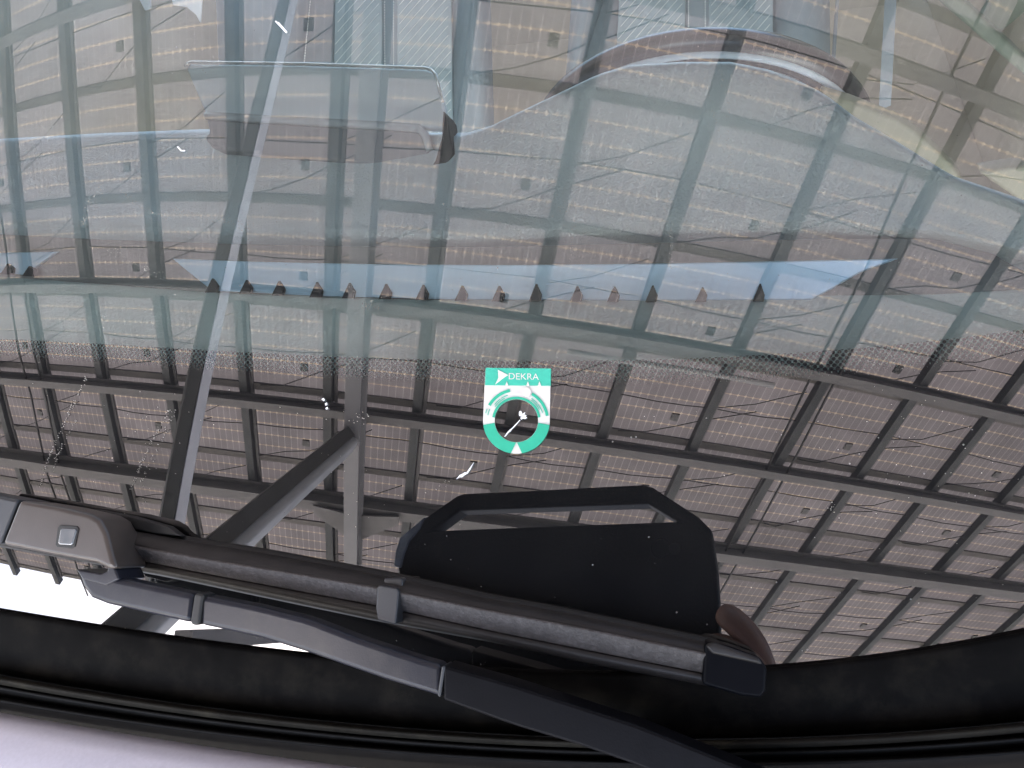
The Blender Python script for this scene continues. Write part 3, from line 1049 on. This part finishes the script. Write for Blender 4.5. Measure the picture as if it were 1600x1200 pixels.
# belt webbing, pillar trims
plate('seat_belt', [at_y(x, y, 1.05) for x, y in ((1386, -60), (1404, -60), (1392, 165), (1373, 172))], 0.002, M_pale, car, bevel=0)
plate('pillar_trim', [at_y(x, y, 1.3) for x, y in ((1310, -60), (1315, -60), (1303, 130), (1297, 130))], 0.006, M_pale, car, bevel=0.001)
plate('pillar_trim', [at_y(x, y, 1.3) for x, y in ((348, -60), (338, -60), (346, 96), (352, 96))], 0.006, M_pale, car, bevel=0.001)
plate('window_frame', [at_y(x, y, 0.9) for x, y in ((1395, -60), (1440, -60), (1700, 180), (1700, 205))], 0.02, M_green, car, bevel=0.004)
plate('window_frame', [at_y(x, y, 0.95) for x, y in ((1590, -60), (1700, -60), (1560, 55), (1530, 35))], 0.02, M_green, car, bevel=0.004)
plate('window_light_small', [at_y(x, y, 1.25) for x, y in ((194, -30), (234, -30), (235, 15), (201, 25))], 0.006, M_window_light, car, bevel=0.002)  # white plate standing in for daylight through a rear window
plate('window_light_large', [at_y(x, y, 1.25) for x, y in ((262, -30), (318, -30), (313, 37), (306, 24), (292, 12), (270, 9))], 0.006, M_window_light, car, bevel=0.002)  # second white patch painting rear-window daylight

# ------------------------------------------------------------------ sticker on the glass
sticker = empty('inspection_sticker', 'mint green and white D-shaped sticker with a round hole on the windscreen', 'sticker', tuple(gp(*glass_ab(808, 640)[:2])))
bpy.context.view_layer.update()
# sticker plan: measured in photo pixels; the plate follows the glass
OUT = [(759, 575), (861, 576), (860, 610), (859, 655)] + \
      [(807 + 52 * math.cos(t), 658 + 51 * math.sin(t)) for t in np.linspace(0.05, math.pi - 0.05, 22)] + [(755, 655), (757, 610)]
CX, CY, RX, RY = 807, 657.5, 34, 33.5


def flat_shape(name, ring, off, m, parent, hole=None, thick=0.0003):
    bm = bmesh.new()

    def loop(pts):
        vs_ = [bm.verts.new(over_glass(x, y, off)) for x, y in pts]
        return [bm.edges.new((vs_[i], vs_[(i + 1) % len(vs_)])) for i in range(len(vs_))]
    es = loop(ring)
    if hole:
        es += loop(hole)
    bmesh.ops.triangle_fill(bm, edges=es, use_beauty=True)
    for f in bm.faces:
        f.normal_update()
        if f.normal @ Vector(gN) < 0:
            f.normal_flip()
    r = bmesh.ops.extrude_face_region(bm, geom=bm.faces[:])
    vv = [x for x in r['geom'] if isinstance(x, bmesh.types.BMVert)]
    bmesh.ops.translate(bm, verts=vv, vec=Vector(gN) * thick)
    bmesh.ops.recalc_face_normals(bm, faces=bm.faces[:])
    me = bpy.data.meshes.new(name)
    bm.to_mesh(me)
    bm.free()
    me.materials.append(m)
    o = bpy.data.objects.new(name, me)
    COL.objects.link(o)
    return put(o, parent)


circ = [(CX + RX * math.cos(t), CY + RY * math.sin(t)) for t in np.linspace(0, 2*math.pi, 40, endpoint=False)]
flat_shape('backing', OUT, 0.0004, M_swhite, sticker, hole=circ)
HO = 0.00075
flat_shape('green_header', [(759, 575), (861, 576), (860.5, 603), (758, 602)], HO, M_shead, sticker)
# green lower ring: left and right halves around the white pointer
def arc(cx, cy, rx, ry, t0, t1, n=16):
    return [(cx + rx * math.cos(t), cy + ry * math.sin(t)) for t in np.linspace(t0, t1, n)]


flat_shape('green_ring', [(859, 664)] + arc(807, 658, 52, 51, 0.12, math.pi/2 - 0.17) + arc(CX, CY, RX + .3, RY + .3, math.pi/2 - 0.02, 0.10) , HO, M_sgreen, sticker)
flat_shape('green_ring', [(755.5, 664)] + arc(807, 658, 52, 51, math.pi - 0.12, math.pi/2 + 0.17) + arc(CX, CY, RX + .3, RY + .3, math.pi/2 + 0.02, math.pi - 0.10), HO, M_sgreen, sticker)
flat_shape('green_ring', arc(CX, CY, RX + 4, RY + 4, -math.pi + 0.15, -0.15, 20) + arc(CX, CY, RX + .3, RY + .3, -0.15, -math.pi + 0.15, 20), HO, M_sgreen, sticker)
flat_shape('green_arc', arc(CX, CY, RX + 17, RY + 17, -2.62, -1.78) + arc(CX, CY, RX + 12.5, RY + 12.5, -1.78, -2.62), HO, M_sgreen, sticker)
flat_shape('green_arc', arc(CX, CY, RX + 17, RY + 17, -1.05, -0.16) + arc(CX, CY, RX + 12.5, RY + 12.5, -0.16, -1.05), HO, M_sgreen, sticker)
# white mark and lettering on the header
H2 = 0.0011
flat_shape('white_mark', [(778, 578), (794, 586), (784, 593), (774, 601), (779, 590)], H2, M_swhite, sticker)
flat_shape('white_disc', arc(823, 613, 7, 7.5, 0, 6.0, 18), H2, M_swhite, sticker)
for t0, t1, rr in ((-2.50, -2.20, 9), (-2.16, -1.90, 9), (-2.55, -2.05, 6.5), (-0.98, -0.70, 9), (-0.66, -0.30, 9), (-0.95, -0.45, 6.5), (-2.95, -2.72, 12), (-2.9, -2.75, 16)):
    flat_shape('small_print', arc(CX, CY, RX + rr, RY + rr, t0, t1, 7) + arc(CX, CY, RX + rr - 1, RY + rr - 1, t1, t0, 7), HO, M_shead, sticker)
for x in (792, 825, 843):
    flat_shape('white_mark', [(x - 2.5, 603), (x, 596), (x + 2.5, 603)], H2, M_swhite, sticker)
cu = bpy.data.curves.new('lettering', 'FONT')
cu.body = 'DEKRA'
cu.size = 1.0
to = bpy.data.objects.new('lettering', cu)
COL.objects.link(to)
bpy.context.view_layer.update()
me = bpy.data.meshes.new_from_object(to.evaluated_get(bpy.context.evaluated_depsgraph_get()))
bpy.data.objects.remove(to)
xs = [v.co.x for v in me.vertices]
w_ = max(xs) - min(xs)
for v in me.vertices:
    x, y = v.co.x - min(xs), v.co.y
    v.co = Vector(over_glass(795 + x / w_ * 47, 592.5 - y * 14.0 + 0.02 * (x / w_ * 47), H2))
me.materials.clear()
me.materials.append(M_swhite)
lt = bpy.data.objects.new('lettering', me)
COL.objects.link(lt)
put(lt, sticker)

# ------------------------------------------------------------------ stone chips and bits on the glass
def chip(cx, cy, pts, off=0.0006):
    flat_shape('stone_chip', [(cx + x, cy + y) for x, y in pts], off, M_chip, ws, thick=0.0004)


chip(816, 650, [(-5, -6), (-3, -8), (-1, -7), (0, -4), (-1, 0), (-3, 1), (-5, -1)])
chip(816, 650, [(0, -3), (5, -6), (3, -2), (7, -1), (5, 1), (8, 3), (4, 5), (1, 4), (-1, 6), (-3, 3), (-1, 2)])
flat_shape('crack_line', [(812.4, 656), (813.3, 656.6), (804, 667), (800, 670.6), (798, 674), (795, 676), (790, 682), (788, 682.5), (793, 675), (797, 671.2), (799.4, 669.6)], 0.0006, M_chip, ws, thick=0.0003)
chip(724, 741, [(-11, 8), (-5, 1), (-2, 0), (3, -3), (5, -2), (9, -8), (17, -19), (11, -7), (7, -1), (3, 1), (-2, 5), (-6, 5)])
chip(509, 631, [(-6, -7), (-3, -9), (-1, -6), (-3, -4)])
chip(509, 631, [(-1, 0), (2, -2), (3, 1), (0, 3)])
chip(509, 631, [(0, 7), (3, 5), (4, 8), (1, 9)])
chip(440, 43, [(-10, -9), (-8, -10), (9, 8), (7, 9)])
chip(436, 42, [(-2, -6), (0, -7), (13, 8), (11, 8)])
chip(283, 233, [(-6, -3), (-4, -4), (1, 2), (7, 2), (6, 3.5), (0, 3.5)])

# dried drips and dust trails
geo = []


def fleck(x, y, r):
    k = random.choice((3, 4, 5))
    a0 = random.uniform(0, 6.3)
    pts = [over_glass(x + r * random.uniform(.6, 1.2) * math.cos(a0 + 6.283 * q / k), y + r * random.uniform(.6, 1.3) * math.sin(a0 + 6.283 * q / k), 0.0004) for q in range(k)]
    n = newell(pts)
    if n @ gN < 0:
        pts = pts[::-1]
    geo.append(prism_geo(pts, [p - gN * 0.0002 for p in pts]))


for tr, dens, wid, sz in (
        ([(62, 760), (76, 715), (110, 640), (136, 588)], .55, 1.2, .9), ([(78, 748), (92, 704), (118, 655)], .4, 1.5, .8),
        ([(203, 765), (235, 692), (264, 640)], .5, 1.4, .8), ([(218, 757), (256, 680), (272, 640)], .4, 2.0, .8),
        ([(1100, 100), (1110, 160), (1135, 250), (1150, 320)], .35, 1.5, .7), ([(1126, 108), (1140, 180), (1134, 215), (1152, 300)], .35, 1.5, .7),
        ([(1048, 285), (1046, 310), (1038, 322), (1048, 350), (1050, 420)], .5, 2.0, .8), ([(900, 310), (896, 350), (890, 410)], .45, 1.4, .8),
        ([(128, 350), (140, 318), (155, 296)], .8, 3.0, .9), ([(190, 300), (225, 325), (262, 338)], .5, 3.0, .8), ([(270, 326), (320, 340), (395, 354)], .6, 4, .8),
        ([(160, 380), (200, 412), (255, 430)], .5, 4, .8), ([(565, 470), (578, 486), (590, 468)], .9, 6, .9), ([(870, 300), (885, 322), (868, 340)], .8, 9, .8),
        ([(985, 268), (1000, 285), (996, 300)], .5, 6, .8), ([(545, 660), (570, 648)], .6, 4, .9), ([(600, 540), (640, 546)], .5, 3, .8),
        ([(1300, 790), (1303, 806)], .6, 3, 1.0), ([(660, 770), (700, 755)], .2, 4, .8), ([(180, 800), (260, 700), (300, 600)], .12, 30, .7),
        ([(480, 640), (520, 700), (560, 800)], .12, 30, .7), ([(1250, 450), (1420, 650), (1500, 850)], .25, 70, .7), ([(1050, 60), (1250, 350), (1500, 450)], .2, 80, .7)):
    for (xa, ya), (xb, yb) in zip(tr, tr[1:]):
        ln_ = math.hypot(xb - xa, yb - ya)
        for q in range(int(ln_ * dens)):
            t = random.random()
            fleck(xa + (xb - xa) * t + random.gauss(0, wid), ya + (yb - ya) * t + random.gauss(0, wid), sz * random.uniform(.3, 1.05))
v, f = join_geo(geo)
d_ = link_mesh('dust_specks', v, f, mat('dust_pale', (0.40, 0.38, 0.34), 0.8), ws)
d_['kind'] = 'stuff'

# ------------------------------------------------------------------ tablet that takes the picture, and the hand holding it
tab = empty('tablet', 'rugged black tablet with a carrying handle, held over the windscreen and mirrored in it', 'tablet', tuple(ORG))
bpy.context.view_layer.update()


def tp(x, y, z):
    return R @ np.array([x, y, z]) + ORG


outer = [(-0.281, -0.150), (-0.281, -0.020), (-0.288, 0.000), (-0.286, 0.017), (-0.272, 0.028), (-0.252, 0.043), (-0.222, 0.0605), (-0.214, 0.0625), (-0.136, 0.0610), (-0.018, 0.0600), (-0.009, 0.0570),
         (0.034, 0.0275), (0.045, 0.0160), (0.047, 0.004), (0.050, -0.019), (0.0515, -0.047), (0.0530, -0.150), (0.045, -0.160), (-0.272, -0.160)]
hole = [(-0.247, 0.0245), (-0.2165, 0.0445), (-0.0130, 0.0415), (0.0155, 0.0240)]
bm = bmesh.new()


def bl(pts, z):
    vs_ = [bm.verts.new(tp(x, y, z)) for x, y in pts]
    return [bm.edges.new((vs_[i], vs_[(i + 1) % len(vs_)])) for i in range(len(vs_))]


bmesh.ops.triangle_fill(bm, edges=bl(outer, 0.006) + bl(hole, 0.006), use_beauty=True)
r = bmesh.ops.extrude_face_region(bm, geom=bm.faces[:])
bmesh.ops.translate(bm, verts=[x for x in r['geom'] if isinstance(x, bmesh.types.BMVert)], vec=Vector(R[:, 2]) * 0.022)
bmesh.ops.recalc_face_normals(bm, faces=bm.faces[:])
me = bpy.data.meshes.new('case')
bm.to_mesh(me)
bm.free()
me.materials.append(M_tablet)
o = bpy.data.objects.new('case', me)
COL.objects.link(o)
put(o, tab)
bv = o.modifiers.new('bevel', 'BEVEL'); bv.width = 0.003; bv.segments = 3; bv.limit_method = 'ANGLE'; bv.angle_limit = math.radians(50)
v, f = tube_geo([tp(0.013, -0.001, 0.0075), tp(0.013, -0.001, 0.003)], 0.005, 20)
put(link_mesh('flash', v, f, M_tabglass, None), tab)
ring = [tp(0.0085 * math.cos(t), 0.0085 * math.sin(t), 0.005) for t in np.linspace(0, 2*math.pi, 32, endpoint=False)]
put(tube('lens_ring', ring, 0.0008, M_tablet, None, 8, True), tab)
# scuffed corner guard
pts = [(-0.2885, -0.012), (-0.2895, 0.004), (-0.287, 0.018), (-0.275, 0.027), (-0.258, 0.040), (-0.262, 0.026), (-0.273, 0.014), (-0.277, 0.0), (-0.278, -0.014)]
put(plate('corner_guard', [tp(x, y, 0.0045) for x, y in pts], 0.026, M_tabworn, None, bevel=0.002, away=R[:, 2]), tab)

# hand: palm beside the tablet edge, fingers curled round its back, thumb on the screen side
hand = None


def skin_mesh(name, chains, m):
    me = bpy.data.meshes.new(name)
    V, E, RAD = [], [], []
    for ch, con in chains:
        base = len(V)
        for k, (p, r) in enumerate(ch):
            V.append(tuple(tp(*p)))
            RAD.append(r)
            if k:
                E.append((base + k - 1, base + k))
        if con is not None:
            E.append((con, base))
    me.from_pydata(V, E, [])
    o = bpy.data.objects.new(name, me)
    COL.objects.link(o)
    o.modifiers.new('skin', 'SKIN')
    for i, r in enumerate(RAD):
        me.skin_vertices[0].data[i].radius = (r * 1.08, r * 1.08)
    me.skin_vertices[0].data[0].use_root = True
    ss = o.modifiers.new('sub', 'SUBSURF')
    ss.levels = 2
    ss.render_levels = 2
    me.materials.append(m)
    for mod in o.modifiers:
        if mod.type == 'SKIN':
            mod.use_smooth_shade = True
    return o


# local frame of the camera: x right, y up, z towards the photographer
wrist = (0.125, -0.185, 0.045)
chains = [([(wrist, 0.027), ((0.108, -0.150, 0.034), 0.028), ((0.094, -0.115, 0.026), 0.026)], None)]
chains.append(([((0.086, -0.098, 0.014), 0.0115), ((0.081, -0.080, 0.001), 0.0115), ((0.067, -0.0625, -0.005), 0.0112), ((0.050, -0.0525, -0.004), 0.0100)], 2))
chains.append(([((0.088, -0.100, 0.012), 0.0105), ((0.078, -0.090, -0.001), 0.0100), ((0.058, -0.082, -0.006), 0.0094), ((0.040, -0.078, -0.004), 0.0085)], 2))
chains.append(([((0.094, -0.122, 0.010), 0.0100), ((0.080, -0.113, -0.001), 0.0095), ((0.060, -0.106, -0.006), 0.0090), ((0.042, -0.102, -0.004), 0.0080)], 1))
chains.append(([((0.100, -0.142, 0.012), 0.0090), ((0.084, -0.135, 0.000), 0.0085), ((0.066, -0.129, -0.005), 0.0080), ((0.052, -0.126, -0.004), 0.0070)], 1))
chains.append(([((0.085, -0.128, 0.042), 0.0130), ((0.062, -0.105, 0.044), 0.0110), ((0.040, -0.085, 0.040), 0.0100), ((0.024, -0.070, 0.037), 0.0085)], 1))
chains.append(([((0.150, -0.240, 0.060), 0.031), ((0.185, -0.330, 0.085), 0.037), ((0.225, -0.43, 0.12), 0.042)], 0))
hand = skin_mesh('person', chains, M_skin)
hand['label'] = 'bare hand and forearm gripping the right edge of the black tablet'
hand['category'] = 'person'
